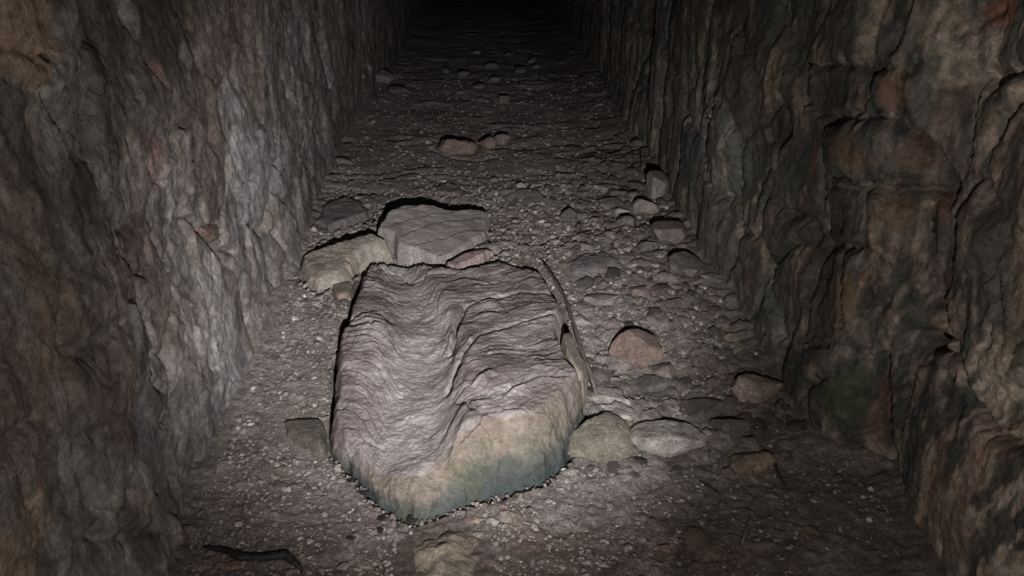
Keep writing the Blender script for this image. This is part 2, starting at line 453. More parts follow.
LCOL = [srgb(106, 100, 96), srgb(92, 77, 66), srgb(114, 110, 114), srgb(64, 58, 54), srgb(136, 130, 125), srgb(136, 118, 104)]
left_seeds = [(20, 20), (60, 70), (110, 30), (160, 60), (210, 30), (40, 150), (95, 135), (150, 130), (200, 110), (250, 70), (290, 40), (330, 30),
              (20, 230), (70, 220), (175, 200), (215, 180), (240, 140), (275, 110), (310, 80), (345, 60), (365, 30), (30, 310), (85, 300), (150, 300), (195, 260),
              (235, 230), (265, 190), (290, 150), (320, 120), (350, 100), (45, 400), (100, 380), (150, 380), (190, 340), (225, 300), (255, 260),
              (60, 490), (110, 470), (155, 450), (195, 410), (30, 555), (100, 550), (150, 530), (280, 220), (370, 75), (385, 50)]
left_polys = [[(112, 230), (135, 228), (150, 240), (155, 265), (148, 280), (128, 272), (116, 255)],
              [(200, 226), (222, 222), (226, 240), (212, 247), (203, 238)]]
left_cracks = [([(128, 12), (135, 40), (150, 68), (158, 80)], .02, .007), ([(0, 42), (18, 52), (34, 60), (50, 32)], .02, .008),
               ([(258, 45), (265, 68), (272, 95), (276, 140)], .018, .009), ([(190, 210), (205, 230), (215, 246), (235, 252)], .024, .009),
               ([(244, 222), (262, 228), (276, 232), (284, 248)], .02, .010), ([(276, 190), (288, 206), (296, 222)], .018, .010),
               ([(56, 108), (66, 124), (76, 134)], .02, .009), ([(140, 160), (150, 178), (165, 184)], .018, .007),
               ([(104, 280), (110, 305), (118, 320)], .016, .008), ([(140, 365), (150, 380), (165, 392)], .018, .008),
               ([(0, 450), (20, 432), (40, 418)], .018, .009), ([(95, 535), (125, 540), (150, 528)], .02, .010),
               ([(310, 10), (322, 40), (330, 80)], .02, .014), ([(300, 95), (306, 130), (300, 160)], .018, .012)]
left_blobs = [((25, 30), .10, .09, srgb(150, 118, 90), .8), ((30, 250), .07, .25, srgb(106, 88, 70), .5), ((20, 400), .10, .2, srgb(100, 84, 70), .5),
              ((55, 320), .06, .12, srgb(118, 96, 74), .6), ((135, 252), .06, .08, srgb(74, 56, 46), .8), ((152, 165), .05, .06, srgb(140, 108, 100), .7),
              ((155, 75), .03, .03, srgb(140, 100, 86), .7), ((262, 170), .3, .2, srgb(128, 126, 132), .4), ((220, 330), .12, .25, srgb(150, 146, 146), .6),
              ((150, 340), .05, .12, srgb(156, 148, 142), .6), ((175, 480), .08, .15, srgb(146, 138, 130), .6), ((25, 555), .12, .08, srgb(140, 112, 84), .6),
              ((120, 400), .07, .12, srgb(106, 80, 70), .6), ((145, 545), .05, .06, srgb(66, 66, 58), .7), ((210, 235), .05, .04, srgb(110, 76, 60), .6),
              ((100, 20), .12, .1, srgb(72, 68, 64), .5), ((300, 60), .4, .15, srgb(96, 92, 92), .5)]
build_wall('left', FOOT_L, left_polys, left_seeds, left_cracks, left_blobs, LCOL, 100)

RCOL = [srgb(88, 86, 79), srgb(96, 80, 66), srgb(72, 76, 72), srgb(58, 57, 52), srgb(114, 107, 98), srgb(152, 130, 108)]
right_polys = [
    [(804, 392), (818, 378), (868, 357), (884, 352), (884, 431), (892, 472), (850, 475), (806, 475)],                         # mossy block
    [(884, 352), (922, 347), (954, 347), (963, 394), (985, 431), (1010, 444), (1060, 450), (1060, 640), (940, 640), (904, 527), (894, 480), (884, 431)],
    [(810, 62), (872, 66), (872, 100), (866, 112), (824, 120), (806, 100)],                                                  # dark greenish block
    [(873, 68), (922, 60), (902, 80), (904, 116), (868, 114), (872, 100)],                                                   # brown block
    [(822, 122), (868, 115), (904, 120), (938, 152), (928, 184), (860, 185), (824, 180)],
    [(938, 152), (954, 174), (964, 194), (928, 190), (930, 172)],
    [(816, 206), (823, 150), (826, 184), (862, 190), (866, 246), (832, 247), (818, 244)],
    [(866, 200), (902, 198), (934, 202), (929, 256), (900, 268), (868, 250)],
    [(934, 202), (964, 196), (968, 250), (950, 300), (930, 256)],
    [(807, 266), (820, 247), (838, 248), (840, 300), (836, 345), (804, 350), (804, 319)],
    [(838, 248), (866, 250), (874, 300), (880, 345), (866, 355), (838, 352)],
    [(868, 252), (900, 270), (930, 258), (948, 300), (953, 340), (920, 332), (884, 346), (876, 300)],
    [(766, 118), (782, 98), (790, 110), (792, 136), (784, 146), (768, 144)],
]
right_seeds = [(600, 20), (640, 40), (680, 20), (720, 40), (760, 30), (800, 20), (850, 25), (900, 25), (950, 60), (1000, 40), (640, 90), (670, 120), (700, 90),
               (740, 90), (780, 70), (990, 110), (960, 120), (1010, 170), (690, 180), (720, 150), (750, 190), (790, 180), (715, 240), (750, 270), (780, 230), (770, 320),
               (785, 290), (990, 230), (980, 310), (1010, 290), (990, 380), (1015, 400), (800, 365), (655, 70), (625, 60), (735, 300)]
right_cracks = [([(901, 75), (904, 120), (938, 150), (954, 175), (965, 194)], .035, .007), ([(862, 187), (900, 192), (963, 195)], .05, .010),
                ([(934, 203), (930, 230), (929, 253)], .025, .006), ([(945, 300), (954, 347), (963, 394), (985, 431), (1010, 444)], .03, .008),
                ([(884, 353), (884, 400), (886, 440), (895, 490)], .045, .008), ([(823, 150), (816, 206), (818, 244), (807, 266), (804, 319), (803, 350)], .03, .008),
                ([(957, 34), (975, 24), (1004, 9)], .035, .011), ([(908, 66), (918, 64), (904, 78)], .03, .008), ([(925, 340), (945, 342)], .06, .014),
                ([(784, 100), (790, 128), (780, 146)], .035, .014), ([(836, 246), (866, 248)], .03, .006), ([(866, 246), (864, 262)], .03, .006),
                ([(718, 130), (712, 90), (715, 50)], .02, .012), ([(700, 150), (705, 130), (716, 100)], .015, .010), ([(786, 50), (784, 20), (788, 0)], .02, .008),
                ([(808, 64), (808, 84), (806, 108)], .025, .008), ([(632, 20), (640, 30), (650, 22)], .02, .02), ([(640, 90), (650, 80), (655, 60)], .02, .016),
                ([(752, 190), (764, 175), (772, 160)], .015, .008), ([(825, 122), (866, 114), (902, 117)], .02, .007)]
GREEN = srgb(62, 68, 40)
right_blobs = [((844, 405), .08, .12, GREEN, .8), ((846, 455), .07, .05, srgb(50, 60, 28), .9), ((876, 420), .025, .12, srgb(110, 76, 58), .8), ((806, 410), .04, .1, srgb(88, 72, 50), .7),
               ((840, 300), .05, .09, srgb(118, 88, 46), .75), ((915, 320), .03, .03, GREEN, .5), ((920, 435), .025, .04, GREEN, .6),
               ((890, 90), .04, .05, srgb(128, 90, 62), .85), ((855, 150), .10, .03, srgb(120, 90, 66), .7), ((915, 150), .05, .05, srgb(116, 86, 66), .8),
               ((840, 92), .05, .05, srgb(62, 72, 66), .8), ((900, 215), .05, .05, srgb(118, 84, 58), .8), ((1008, 12), .06, .03, srgb(150, 98, 56), .9),
               ((945, 205), .03, .03, srgb(120, 80, 58), .7), ((936, 340), .04, .02, srgb(96, 56, 36), .8), ((990, 435), .08, .02, srgb(110, 74, 52), .7),
               ((815, 160), .02, .06, srgb(140, 94, 60), .8), ((858, 260), .010, .025, srgb(150, 144, 136), .7), ((865, 280), .01, .02, srgb(160, 110, 84), .8),
               ((935, 470), .03, .16, srgb(140, 108, 88), .75), ((970, 480), .03, .2, srgb(150, 116, 94), .8), ((910, 460), .05, .12, srgb(66, 70, 68), .8), ((955, 530), .08, .06, srgb(130, 106, 84), .6),
               ((780, 128), .03, .05, srgb(90, 66, 48), .7), ((648, 24), .15, .08, srgb(96, 64, 50), .8), ((935, 380), .05, .03, srgb(120, 100, 96), .6), ((884, 45), .04, .05, srgb(128, 114, 104), .6),
               ((780, 335), .02, .04, srgb(150, 144, 138), .7), ((795, 340), .03, .03, srgb(130, 104, 70), .6), ((855, 215), .03, .05, srgb(112, 108, 102), .7)]
build_wall('right', FOOT_R, right_polys, right_seeds, right_cracks, right_blobs, RCOL, 200)

# roof and far end, out of the torch's reach
def build_shell():
    ys = np.arange(-0.5, 17.6, 0.12); t = np.linspace(0, math.pi, 15)
    Y, T = np.meshgrid(ys, t, indexing='ij'); y = Y.ravel(); tt = T.ravel()
    xl = np.interp(y, FOOT_L[:, 1], FOOT_L[:, 0]) - 0.05; xr = np.interp(y, FOOT_R[:, 1], FOOT_R[:, 0]) + 0.05
    x = (xl + xr) / 2 - np.cos(tt) * (xr - xl) / 2
    z = 2.12 + 0.32 * np.sin(tt) + 0.05 * fbm2(y * 3, tt * 3, 3, 77)
    c = np.tile(srgb(92, 86, 80)[None], (len(x), 1))
    o = link('ceiling', mesh('ceiling', np.stack([x, y, z], 1), grid_faces(len(ys), 15), c), MAT_WALL)
    tag(o, 'rough dark rock vault over the passage', 'ceiling', kind='structure')
    xs = np.arange(-1.2, 1.7, 0.06); zz = np.arange(-0.1, 2.5, 0.06)
    X, Z = np.meshgrid(xs, zz, indexing='ij'); x = X.ravel(); z = Z.ravel()
    y = 16.9 + 0.08 * fbm2(x * 3, z * 3, 3, 78)
    o = link('wall_back', mesh('wall_back', np.stack([x, y, z], 1), grid_faces(len(xs), len(zz)), np.tile(srgb(80, 76, 72)[None], (len(x), 1))), MAT_WALL)
    tag(o, 'dark far end of the passage', 'wall', kind='structure')
build_shell()
for n, l in (('wall_left', 'rough grey-brown left wall of weathered stone'), ('wall_right', 'dark right wall of large streaked blocks with brown and mossy patches')):
    tag(bpy.data.objects[n], l, 'wall', kind='structure')

# ------------------------------------------------------------------ flat stones built as dense height surfaces with a closed underside
def plate_mesh(name, out, res, zfun, bevel, zb, cfun, power=2.4, wob=0.01, seed=1, fl=0.3, wf=14.0, dis=0.006):
    xs_ = np.array([p[0] for p in out]); ys_ = np.array([p[1] for p in out])
    gx = np.arange(xs_.min() - 0.03, xs_.max() + 0.03, res); gy = np.arange(ys_.min() - 0.03, ys_.max() + 0.03, res)
    Y, X = np.meshgrid(gy, gx, indexing='ij'); x = X.ravel(); y = Y.ravel()
    sd = sdist(x, y, out) + wob * fbm2(x * wf, y * wf, 2, seed) + fl * wob * fbm2(x * 50, y * 50, 2, seed + 1)
    b = bevel(x, y) if callable(bevel) else bevel
    t = np.clip(sd / b, 0, 1); prof = (1 - (1 - t) ** power)
    zt = zfun(x, y, sd)
    z = zb + (zt - zb) * prof
    c = cfun(x, y, z, prof, sd)
    f = grid_faces(len(gy), len(gx))[:, ::-1]
    keep = (sd[f] > -res * 1.0).all(1)
    n = len(x); top = np.stack([x, y, z], 1)
    sc = (4 * (1 - prof) * prof)[:, None]                  # break up the sides
    top[:, :2] += dis * sc * np.stack([fbm3(top * 16, 4, seed % 30, .6), fbm3(top * 16, 4, seed % 30 + 5, .6)], 1)
    top[:, 2] += dis * 0.6 * sc[:, 0] * fbm3(top * 13, 4, seed % 30 + 9, .6)
    # underside: flat sheet joined along the rim by sharing the rim height
    bot = np.stack([x, y, np.full(n, zb - 0.004)], 1)
    ff = np.vstack([f[keep], f[keep][:, ::-1] + n])
    cv, fc, cc = submesh(np.vstack([top, bot]), ff, np.ones(len(ff), bool), np.vstack([c, c]))
    return mesh(name, cv, fc, cc)

TROUGH = [P(a, b, .13)[:2] for a, b in [(392, 250), (402, 278), (416, 306), (427, 335), (424, 365), (418, 405), (414, 432), (416, 462), (412, 500)]]
SL_CR = [([(452, 350), (458, 328), (466, 313), (490, 305), (520, 299), (545, 298), (570, 300)], .038, .008, .15),
         ([(448, 385), (462, 362), (478, 344), (510, 333), (540, 327), (566, 321)], .028, .007, .15),
         ([(334, 350), (348, 328), (362, 318), (378, 316), (392, 326)], .030, .007, .15),
         ([(332, 338), (350, 330), (372, 334)], .016, .006, .15),
         ([(330, 428), (350, 426), (366, 418), (382, 424)], .007, .004, .14),
         ([(458, 398), (466, 404), (474, 412)], .020, .005, .16), ([(462, 430), (480, 421), (494, 428)], .022, .005, .16),
         ([(358, 274), (380, 266), (398, 264), (412, 275), (430, 276), (455, 275)], .014, .006, .17),
         ([(500, 310), (530, 308), (560, 312)], .006, .004, .15), ([(470, 372), (500, 362), (530, 360)], .006, .004, .15),
         ([(336, 372), (356, 362), (380, 366)], .006, .004, .14), ([(445, 285), (470, 282), (500, 286), (530, 282)], .009, .005, .16)]
def saw(s, k): return np.where(s < 1 - k, s / (1 - k), (1 - s) / k) - 0.5
def slab_tr(x, y):
    dtr = seg_dist(x, y, TROUGH)
    u = sstep(YB, YF, y)                                    # 0 back .. 1 front
    side = x - np.interp(y, [p[1] for p in TROUGH][::-1], [p[0] for p in TROUGH][::-1])
    wid = lerp(0.065, 0.118, u) * np.where(side > 0, 0.95, 1.12) * (1 + 0.25 * fbm2(x * 5, y * 5, 3, 303))
    q = dtr / wid
    return np.exp(-q ** 2 * (0.35 + 0.75 * q ** 2)), u, side
def slab_z(x, y, sd):
    tr, u, side = slab_tr(x, y)
    z = lerp(0.172, 0.190, u) + 0.022 * fbm2(x * 4, y * 4, 3, 300)
    z -= 0.09 * sstep(0.0, -0.16, side) * sstep(0.45, 0.95, u) + 0.10 * np.maximum(0, -side - 0.18)
    z -= 0.02 * sstep(0.75, 1.0, u)
    z -= lerp(0.038, 0.088, sstep(0.1, 0.8, u)) * tr
    w = 0.045 * fbm2(x * 3.2, y * 3.2, 3, 301) + 0.014 * fbm2(x * 15, y * 15, 3, 302)
    ph = y + 0.11 * tr + w + np.where(side > 0, -0.30, 0.16) * side
    m1 = sstep(-0.05, 0.35, fbm2(x * 4, y * 5, 3, 305)); m2 = sstep(-0.2, 0.3, fbm2(x * 5, y * 7, 3, 304)); m3 = sstep(-0.2, 0.3, fbm2(x * 7, y * 9, 3, 319))
    saw1 = (ph * 10.0 + 0.9 * fbm2(x * 2.2, y * 2.2, 2, 306)) % 1.0
    saw2 = (ph * 23.0 + 1.5 * fbm2(x * 3.2, y * 3.2, 3, 307)) % 1.0
    saw3 = (ph * 55.0 + 2.4 * fbm2(x * 4.5, y * 4.5, 3, 308)) % 1.0
    lam = 0.020 * saw(saw1, 0.06) * m1 + 0.0085 * saw(saw2, 0.10) * m2 + 0.0028 * saw(saw3, 0.2) * m3
    z += lam * sstep(0.01, 0.05, sd) * (1 - 0.75 * sstep(0.5, 0.95, tr))
    z += 0.007 * fbm2(x * 12 - y * 5, y * 17, 4, 309, 0.6) + 0.0035 * fbm2(x * 45, y * 45, 3, 318, 0.7)
    for pl, dpt, w, zz in SL_CR:
        d = np.abs(seg_dist(x, y, [P(a, b, zz)[:2] for a, b in pl]) + 0.008 * fbm2(x * 22, y * 22, 3, 310))
        z -= dpt * np.exp(-(d / w) ** 2) * (0.5 + 0.5 * sstep(-0.2, 0.2, fbm2(x * 12, y * 12, 2, 317)))
    return z
def slab_bevel(x, y):
    fr = sstep(P(440, 400, .1)[1], P(440, 465, .1)[1], y)
    xw = np.interp(x, [P(340, 470, .05)[0], P(400, 470, .05)[0], P(440, 470, .05)[0], P(500, 470, .05)[0], P(580, 450, .05)[0]], [.035, .06, .12, .17, .13])
    return lerp(0.04, 1, fr) * 0 + lerp(0.04, xw, fr)
def slab_c(x, y, z, prof, sd):
    w = 0.10 * fbm2(x * 9, y * 9, 4, 312)
    c = np.tile(srgb(134, 122, 120)[None], (len(x), 1))
    c = cmix(c, srgb(156, 148, 148), sstep(-0.1, 0.4, fbm2(x * 5, y * 9, 4, 313)) * 0.75)
    c = cmix(c, srgb(108, 92, 90), sstep(0.0, 0.4, fbm2(x * 4, y * 8, 4, 314)) * 0.8)
    c = cmix(c, srgb(172, 164, 162), sstep(0.1, 0.4, fbm2(x * 14, y * 30, 3, 315)) * 0.55)
    tr, _u, _s = slab_tr(x, y)
    c = cmix(c, srgb(94, 78, 74), (1 - tr) * sstep(-0.35, 0.15, fbm2(x * 6, y * 6, 3, 323)) * 0.65)
    c = cmix(c, srgb(146, 140, 138), sstep(0.3, 0.9, tr) * 0.5)
    front = sstep(P(440, 395, .1)[1], P(440, 440, .1)[1], y + 0.6 * w)
    right = sstep(P(552, 400, .1)[0], P(585, 400, .1)[0], x) * sstep(P(440, 340, .1)[1], P(440, 400, .1)[1], y)
    fr = np.maximum(front, right)  # front bands: stone's own hues, darkened in colour to stand in for torch falloff
    pw = prof + w * 1.2
    rgt = sstep(P(352, 470, .08)[0], P(380, 470, .08)[0], x + 0.5 * w)
    r2 = sstep(P(430, 440, .1)[0], P(500, 440, .1)[0], x)
    c = cmix(c, srgb(114, 99, 80), fr * rgt * sstep(0.99, 0.90, pw) * 0.85)
    c = cmix(c, srgb(98, 94, 76), fr * r2 * sstep(0.86, 0.70, pw) * sstep(-0.35, 0.2, fbm2(x * 7, y * 7, 3, 322)) * 0.85)
    c = cmix(c, srgb(64, 72, 68), fr * sstep(0.66, 0.46, pw + 0.06 * r2) * 0.9)
    c = cmix(c, srgb(46, 60, 62), fr * sstep(0.42, 0.2, pw) * 0.8)
    c = cmix(c, srgb(76, 80, 52), fr * sstep(0.95, 0.7, pw) * sstep(0.15, 0.4, fbm2(x * 8, y * 8, 3, 316)) * 0.6)
    c = c * (1 + 0.2 * fbm3(np.stack([x, y, z], 1) * 22, 3, 9))[:, None]
    return c
sl = link('worn_slab', plate_mesh('worn_slab', SLAB_OUT, 0.0027, slab_z, slab_bevel, -0.03, slab_c, 2.0, 0.012, 320, fl=0.0, wf=7.0, dis=0.022), MAT_SLAB)
tag(sl, 'large layered purple-grey slab with a worn gutter and blue-green front edge', 'slab')

def plate_z(x, y, sd):
    p0 = P(430, 262, .16); p1 = P(410, 206, .23)
    t = (y - p0[1]) / (p1[1] - p0[1])
    rx = sstep(P(400, 230, .2)[0], P(490, 230, .2)[0], x)
    z = 0.178 + t * lerp(0.076, 0.03, rx)
    ph = (y * 9 - x * 5 + 0.5 * fbm2(x * 4, y * 4, 2, 331)) % 1.0
    z += 0.007 * fbm2(x * 6, y * 6, 3, 330) + 0.004 * (ph - 0.5) + 0.003 * fbm2(x * 24, y * 24, 3, 332)
    return z
def plate_c(x, y, z, prof, sd):
    c = np.tile(srgb(142, 132, 131)[None], (len(x), 1))
    c = cmix(c, srgb(152, 146, 144), sstep(-0.1, 0.4, fbm2(x * 6 + y * 5, y * 6 - x * 5, 3, 333)) * 0.7)
    c = cmix(c, srgb(108, 94, 94), sstep(0.0, 0.4, fbm2(x * 5, y * 5, 3, 334)) * 0.7)
    return c
tag(link('flat_plate', plate_mesh('flat_plate', PLATE_OUT, 0.004, plate_z, 0.022, 0.10, plate_c, 3.0, 0.008, 335), MAT_SLAB),
    'broad flat grey plate tilted up behind the guttered slab', 'rock')

def yel_z(x, y, sd):
    p0 = P(330, 295, .12); p1 = P(340, 240, .2)
    t = np.clip((y - p0[1]) / (p1[1] - p0[1]), -0.2, 1.2)
    return 0.165 + 0.05 * t + 0.012 * fbm2(x * 7, y * 7, 3, 340) + 0.005 * fbm2(x * 25, y * 25, 3, 341)
def yel_c(x, y, z, prof, sd):
    c = np.tile(srgb(142, 133, 120)[None], (len(x), 1))
    c = cmix(c, srgb(158, 145, 120), sstep(0.0, 0.4, fbm2(x * 12 + y * 2, y * 5, 3, 342)) * 0.8)
    c = cmix(c, srgb(118, 108, 98), sstep(0.05, 0.4, fbm2(x * 8, y * 8, 3, 343)) * 0.7)
    return c
tag(link('block_stone', plate_mesh('block_stone', YEL_OUT, 0.004, yel_z, 0.05, 0.06, yel_c, 2.2, 0.012, 345), MAT_ROCK),
    'pale yellowish block wedged behind the left back corner of the guttered slab', 'rock')

FLAT_OUT = []
def flat_stone(name, label, pts, zt, zb, bevel, col, col2, seed, rough=0.006, tilt=(0, 0), res=0.005, cat='rock', group=None, mat=MAT_ROCK, freq=7):
    out = outline(pts); FLAT_OUT.append(out)
    cx = np.mean([p[0] for p in out]); cy = np.mean([p[1] for p in out])
    zf = lambda x, y, sd: zt + tilt[0] * (x - cx) + tilt[1] * (y - cy) + rough * 1.6 * fbm2(x * freq, y * freq, 3, seed) + rough * 0.5 * fbm2(x * 30, y * 30, 3, seed + 1)
    def cf(x, y, z, prof, sd):
        c = np.tile(col[None], (len(x), 1))
        c = cmix(c, col2, sstep(-0.1, 0.4, fbm2(x * 9, y * 9, 3, seed + 2)) * 0.8)
        return c
    return tag(link(name, plate_mesh(name, out, res, zf, bevel, zb, cf, 2.2, 0.010, seed + 3), mat), label, cat, group)

flat_stone('stone_shard', 'small pinkish shard between the tilted flat plate and the guttered slab', [(444, 268, .16), (462, 256, .17), (486, 248, .18), (498, 250, .17), (486, 260, .16), (468, 268, .16), (456, 274, .16)],
           .185, .10, .015, srgb(158, 136, 130), srgb(138, 122, 120), 400, .004, res=.003)
flat_stone('flat_stone', 'olive-brown flat stone half buried beside the left edge of the guttered slab', [(279, 424, .03), (300, 419, .04), (326, 420, .04), (329, 440, .04), (324, 456, .03), (300, 452, .02), (284, 440, .03)],
           .055, -.01, .025, srgb(104, 96, 80), srgb(84, 78, 70), 410, .004)
flat_stone('ledge_stone', 'broad tan ledge of lumpy stone under the front tip of the slab', [(398, 545, .0), (420, 522, .02), (448, 508, .03), (476, 512, .03), (490, 530, .02), (488, 560, .0), (484, 600, .0), (400, 600, 0)],
           .026, -.04, .10, srgb(128, 112, 92), srgb(92, 80, 68), 420, .020, freq=11)
flat_stone('rock_plate', 'low dark plate of rock against the foot of the left wall behind the yellowish block', [(312, 230, .15), (322, 208, .16), (346, 196, .17), (366, 204, .17), (372, 214, .17), (350, 226, .16), (328, 238, .15)],
           .185, .10, .03, srgb(108, 102, 100), srgb(90, 84, 82), 430, .008)
flat_stone('stone_chip', 'tan chip lying between the yellowish block and the slab corner', [(330, 292, .12), (346, 284, .13), (356, 286, .13), (350, 300, .12), (336, 306, .12)],
           .15, .07, .015, srgb(140, 122, 104), srgb(112, 100, 90), 440, .004, res=.003)
flat_stone('low_stone', 'low grey sunken stone among the rubble behind the stick', [(556, 262, .15), (572, 250, .16), (596, 250, .16), (634, 254, .16), (630, 268, .15), (600, 276, .15), (570, 274, .15)],
           .160, .10, .07, srgb(118, 110, 106), srgb(96, 92, 92), 450, .010)

# ------------------------------------------------------------------ loose rocks: clipped, weathered lumps
def ico(sub):
    import bmesh
    bm = bmesh.new(); bmesh.ops.create_icosphere(bm, subdivisions=sub, radius=1.0)
    bm.verts.ensure_lookup_table()
    v = np.array([q.co[:] for q in bm.verts]); f = np.array([[w.index for w in p.verts] for p in bm.faces]); bm.free()
    return v, f
ICO = {k: ico(k) for k in (1, 2, 3, 4, 5)}
def rock_co(sub, seed, dims, cuts=9, rough=0.09, cutd=(0.55, 0.9)):
    v, f = ICO[sub]; v = v.copy(); rs = np.random.default_rng(seed)
    for _ in range(cuts):
        n = rs.normal(size=3); n /= np.linalg.norm(n)
        d = rs.uniform(*cutd)
        k = v @ n - d
        v = v - np.clip(k, 0, None)[:, None] * n
    r = np.linalg.norm(v, axis=1)[:, None]
    nd = 1.2 * rough * fbm3(v * 1.8, 4, seed % 50) + (0.02 + rough * 0.4) * fbm3(v * 6, 3, seed % 37 + 3)
    v = v * (1 + nd[:, None])
    lo = v.min(0); hi = v.max(0)
    v = (v - (lo + hi) / 2) / (hi - lo)
    return v * np.array(dims), f
def rock_col(v, dims, col, col2, seed):
    q = v / max(dims)
    c = np.tile(col[None], (len(v), 1))
    return cmix(c, col2, sstep(-0.15, 0.35, fbm3(q * 3.5, 3, seed % 41)) * 0.85)
def rotz(v, a):
    c, s = math.cos(a), math.sin(a); R = np.array([[c, -s, 0], [s, c, 0], [0, 0, 1]]); return v @ R.T
TAKEN = []
def rock(name, label, cx, cy, w, h, col, col2=None, q=0.6, seed=0, rot=0.0, sub=4, cuts=13, rough=0.07, group=None, cat='rock', lift=0.0, sink=0.3, tiltx=0.0, tilty=0.0, cutd=(0.42, 0.8)):
    """rock whose silhouette in the photograph is about w x h pixels round (cx, cy), resting on the floor"""
    g = Pf(cx, cy + h * 0.5, lift)
    dep = -((g - CPOS) @ RCAM)[2]
    e = math.atan2(CAM_H - g[2], math.hypot(g[0], g[1]))
    W = w * dep / FPX; hm = h * dep / FPX
    D = hm / (math.sin(e) + (1 - sink) * q * math.cos(e)); D = min(max(D, W * 0.45), W * 1.9)
    H = min(D, W) * q
    Hv = max(0.3 * H, (hm - D * math.sin(e)) / math.cos(e)) if D in (W * 0.45, W * 1.9) else H * (1 - sink)
    H = max(H, Hv / (1 - sink))
    v, f = rock_co(sub, seed * 7 + 11, (W * 1.06, D * 1.06, H), cuts, rough, cutd)
    c = rock_col(v, (W, D, H), col, col if col2 is None else col2, seed)
    if tiltx: 
        a = math.radians(tiltx); R = np.array([[1, 0, 0], [0, math.cos(a), -math.sin(a)], [0, math.sin(a), math.cos(a)]]); v = v @ R.T
    if tilty:
        a = math.radians(tilty); R = np.array([[math.cos(a), 0, math.sin(a)], [0, 1, 0], [-math.sin(a), 0, math.cos(a)]]); v = v @ R.T
    if rot: v = rotz(v, math.radians(rot))
    d = np.array([g[0], g[1]]); d /= np.linalg.norm(d)
    ctr = np.array([g[0] + d[0] * D * 0.5, g[1] + d[1] * D * 0.5])
    zf = float(floor_h(ctr[0], ctr[1]))
    me = mesh(name, v, f, c); me.set_sharp_from_angle(angle=math.radians(24))
    o = link(name, me, MAT_ROCK)
    o.location = (ctr[0], ctr[1], zf + lift + H * (0.5 - sink))
    TAKEN.append((ctr[0], ctr[1], max(W, D) * 0.5))
    return tag(o, label, cat, group)

GREY = srgb(122, 114, 108); BRN = srgb(122, 100, 88); TAN = srgb(146, 122, 98); PALE = srgb(158, 150, 142); OLV = srgb(118, 112, 94); DRK = srgb(84, 78, 74); PINK = srgb(166, 138, 124)
BLU = srgb(96, 100, 104)
rock('rock', 'squarish reddish-brown angular rock in the middle of the rubble', 634, 350, 48, 47, BRN, srgb(136, 114, 100), .75, 3, 20, cuts=11, rough=.04, cutd=(.42, .7))
rock('rock', 'pinkish-brown rounded rock with a pitted face beside the right wall', 756, 389, 48, 37, PINK, srgb(150, 124, 112), .8, 9, 0, rough=.16)
rock('rock', 'large pale grey oval boulder lying right of the olive slab stone', 665, 438, 74, 46, PALE, srgb(134, 124, 116), .6, 15, -12, sub=5, rough=.14, cuts=5, cutd=(.72, .92))
rock('rock', 'olive-grey slab stone leaning against the right front of the guttered slab', 602, 439, 60, 56, OLV, srgb(138, 130, 112), .35, 21, -25, sub=5, cuts=6, tiltx=14, tilty=12, rough=.05, sink=.2)
flat_stone('stone_flake', 'thin tan flake standing along the right edge of the guttered slab', [(559, 338, .17), (569, 328, .17), (577, 342, .15), (585, 362, .12), (590, 380, .08), (586, 394, .07), (576, 384, .12), (565, 364, .15)],
           .155, .0, .018, srgb(136, 124, 108), srgb(112, 104, 92), 460, .004, (-.8, .1), .003)
rock('rock', 'pale elongated stone pointing away from the thin tan flake', 611, 397, 38, 18, PALE, srgb(120, 112, 106), .5, 31, -22)
rock('rock', 'pale wedge stone tucked behind the large pale oval boulder', 619, 414, 32, 18, srgb(166, 158, 150), GREY, .5, 33, -15)
rock('rock', 'long thin dark grey splinter of stone behind the oval boulder', 655, 386, 50, 10, srgb(100, 98, 98), DRK, .35, 37, -8)
rock('rock', 'small brown stone behind the angular rock and splinter', 663, 371, 22, 24, BRN, GREY, .8, 41, 10)
rock('rock', 'small grey stone touching the back of the oval boulder', 668, 410, 22, 13, GREY, DRK, .6, 43)
rock('rock', 'wide dark low stone between oval boulder and pinkish rounded rock', 704, 409, 54, 26, DRK, srgb(100, 92, 86), .5, 47, 5)
rock('rock', 'dark grey blocky stone in front of the pinkish rounded rock', 727, 427, 38, 32, srgb(98, 92, 86), DRK, .7, 53, -5)
rock('rock', 'tan-faced block with a dark top lying before the mossy wall block', 750, 460, 48, 28, srgb(160, 134, 108), srgb(120, 104, 90), .7, 59, 8, cuts=8, cutd=(.45, .75), rough=.05)
rock('rock', 'small grey stone against the wall below the pinkish rounded rock', 781, 410, 18, 20, GREY, DRK, .8, 61)
rock('rock', 'small tan stone at the wall foot above the pinkish rounded rock', 732, 337, 18, 13, TAN, BRN, .7, 67)
rock('rock', 'long flat stone with a dark gap behind it, beside the stick', 604, 300, 38, 15, srgb(132, 122, 116), GREY, .5, 71, 4)
rock('rock', 'small pale stone beside the stick at the slab edge', 584, 320, 20, 12, PALE, GREY, .6, 73, -10)
rock('rock', 'big dark rounded block against the right wall foot', 667, 230, 36, 28, srgb(112, 100, 92), DRK, .7, 79, 0, cuts=8)
rock('rock', 'tallest brown-grey block against the right wall, before the dark rounded one', 682, 265, 36, 40, srgb(108, 98, 92), DRK, .8, 83, 12, cuts=8)
rock('rock', 'grey cube-like stone below the leaning slab at the right wall', 645, 206, 26, 22, srgb(128, 118, 110), GREY, .8, 89, 20, cuts=7, cutd=(.45, .7))
rock('rock', 'upright narrow slab leaning against the right wall', 657, 181, 22, 34, srgb(116, 110, 102), GREY, .5, 97, -25, tilty=-15, cuts=5, rough=.05, lift=.01)
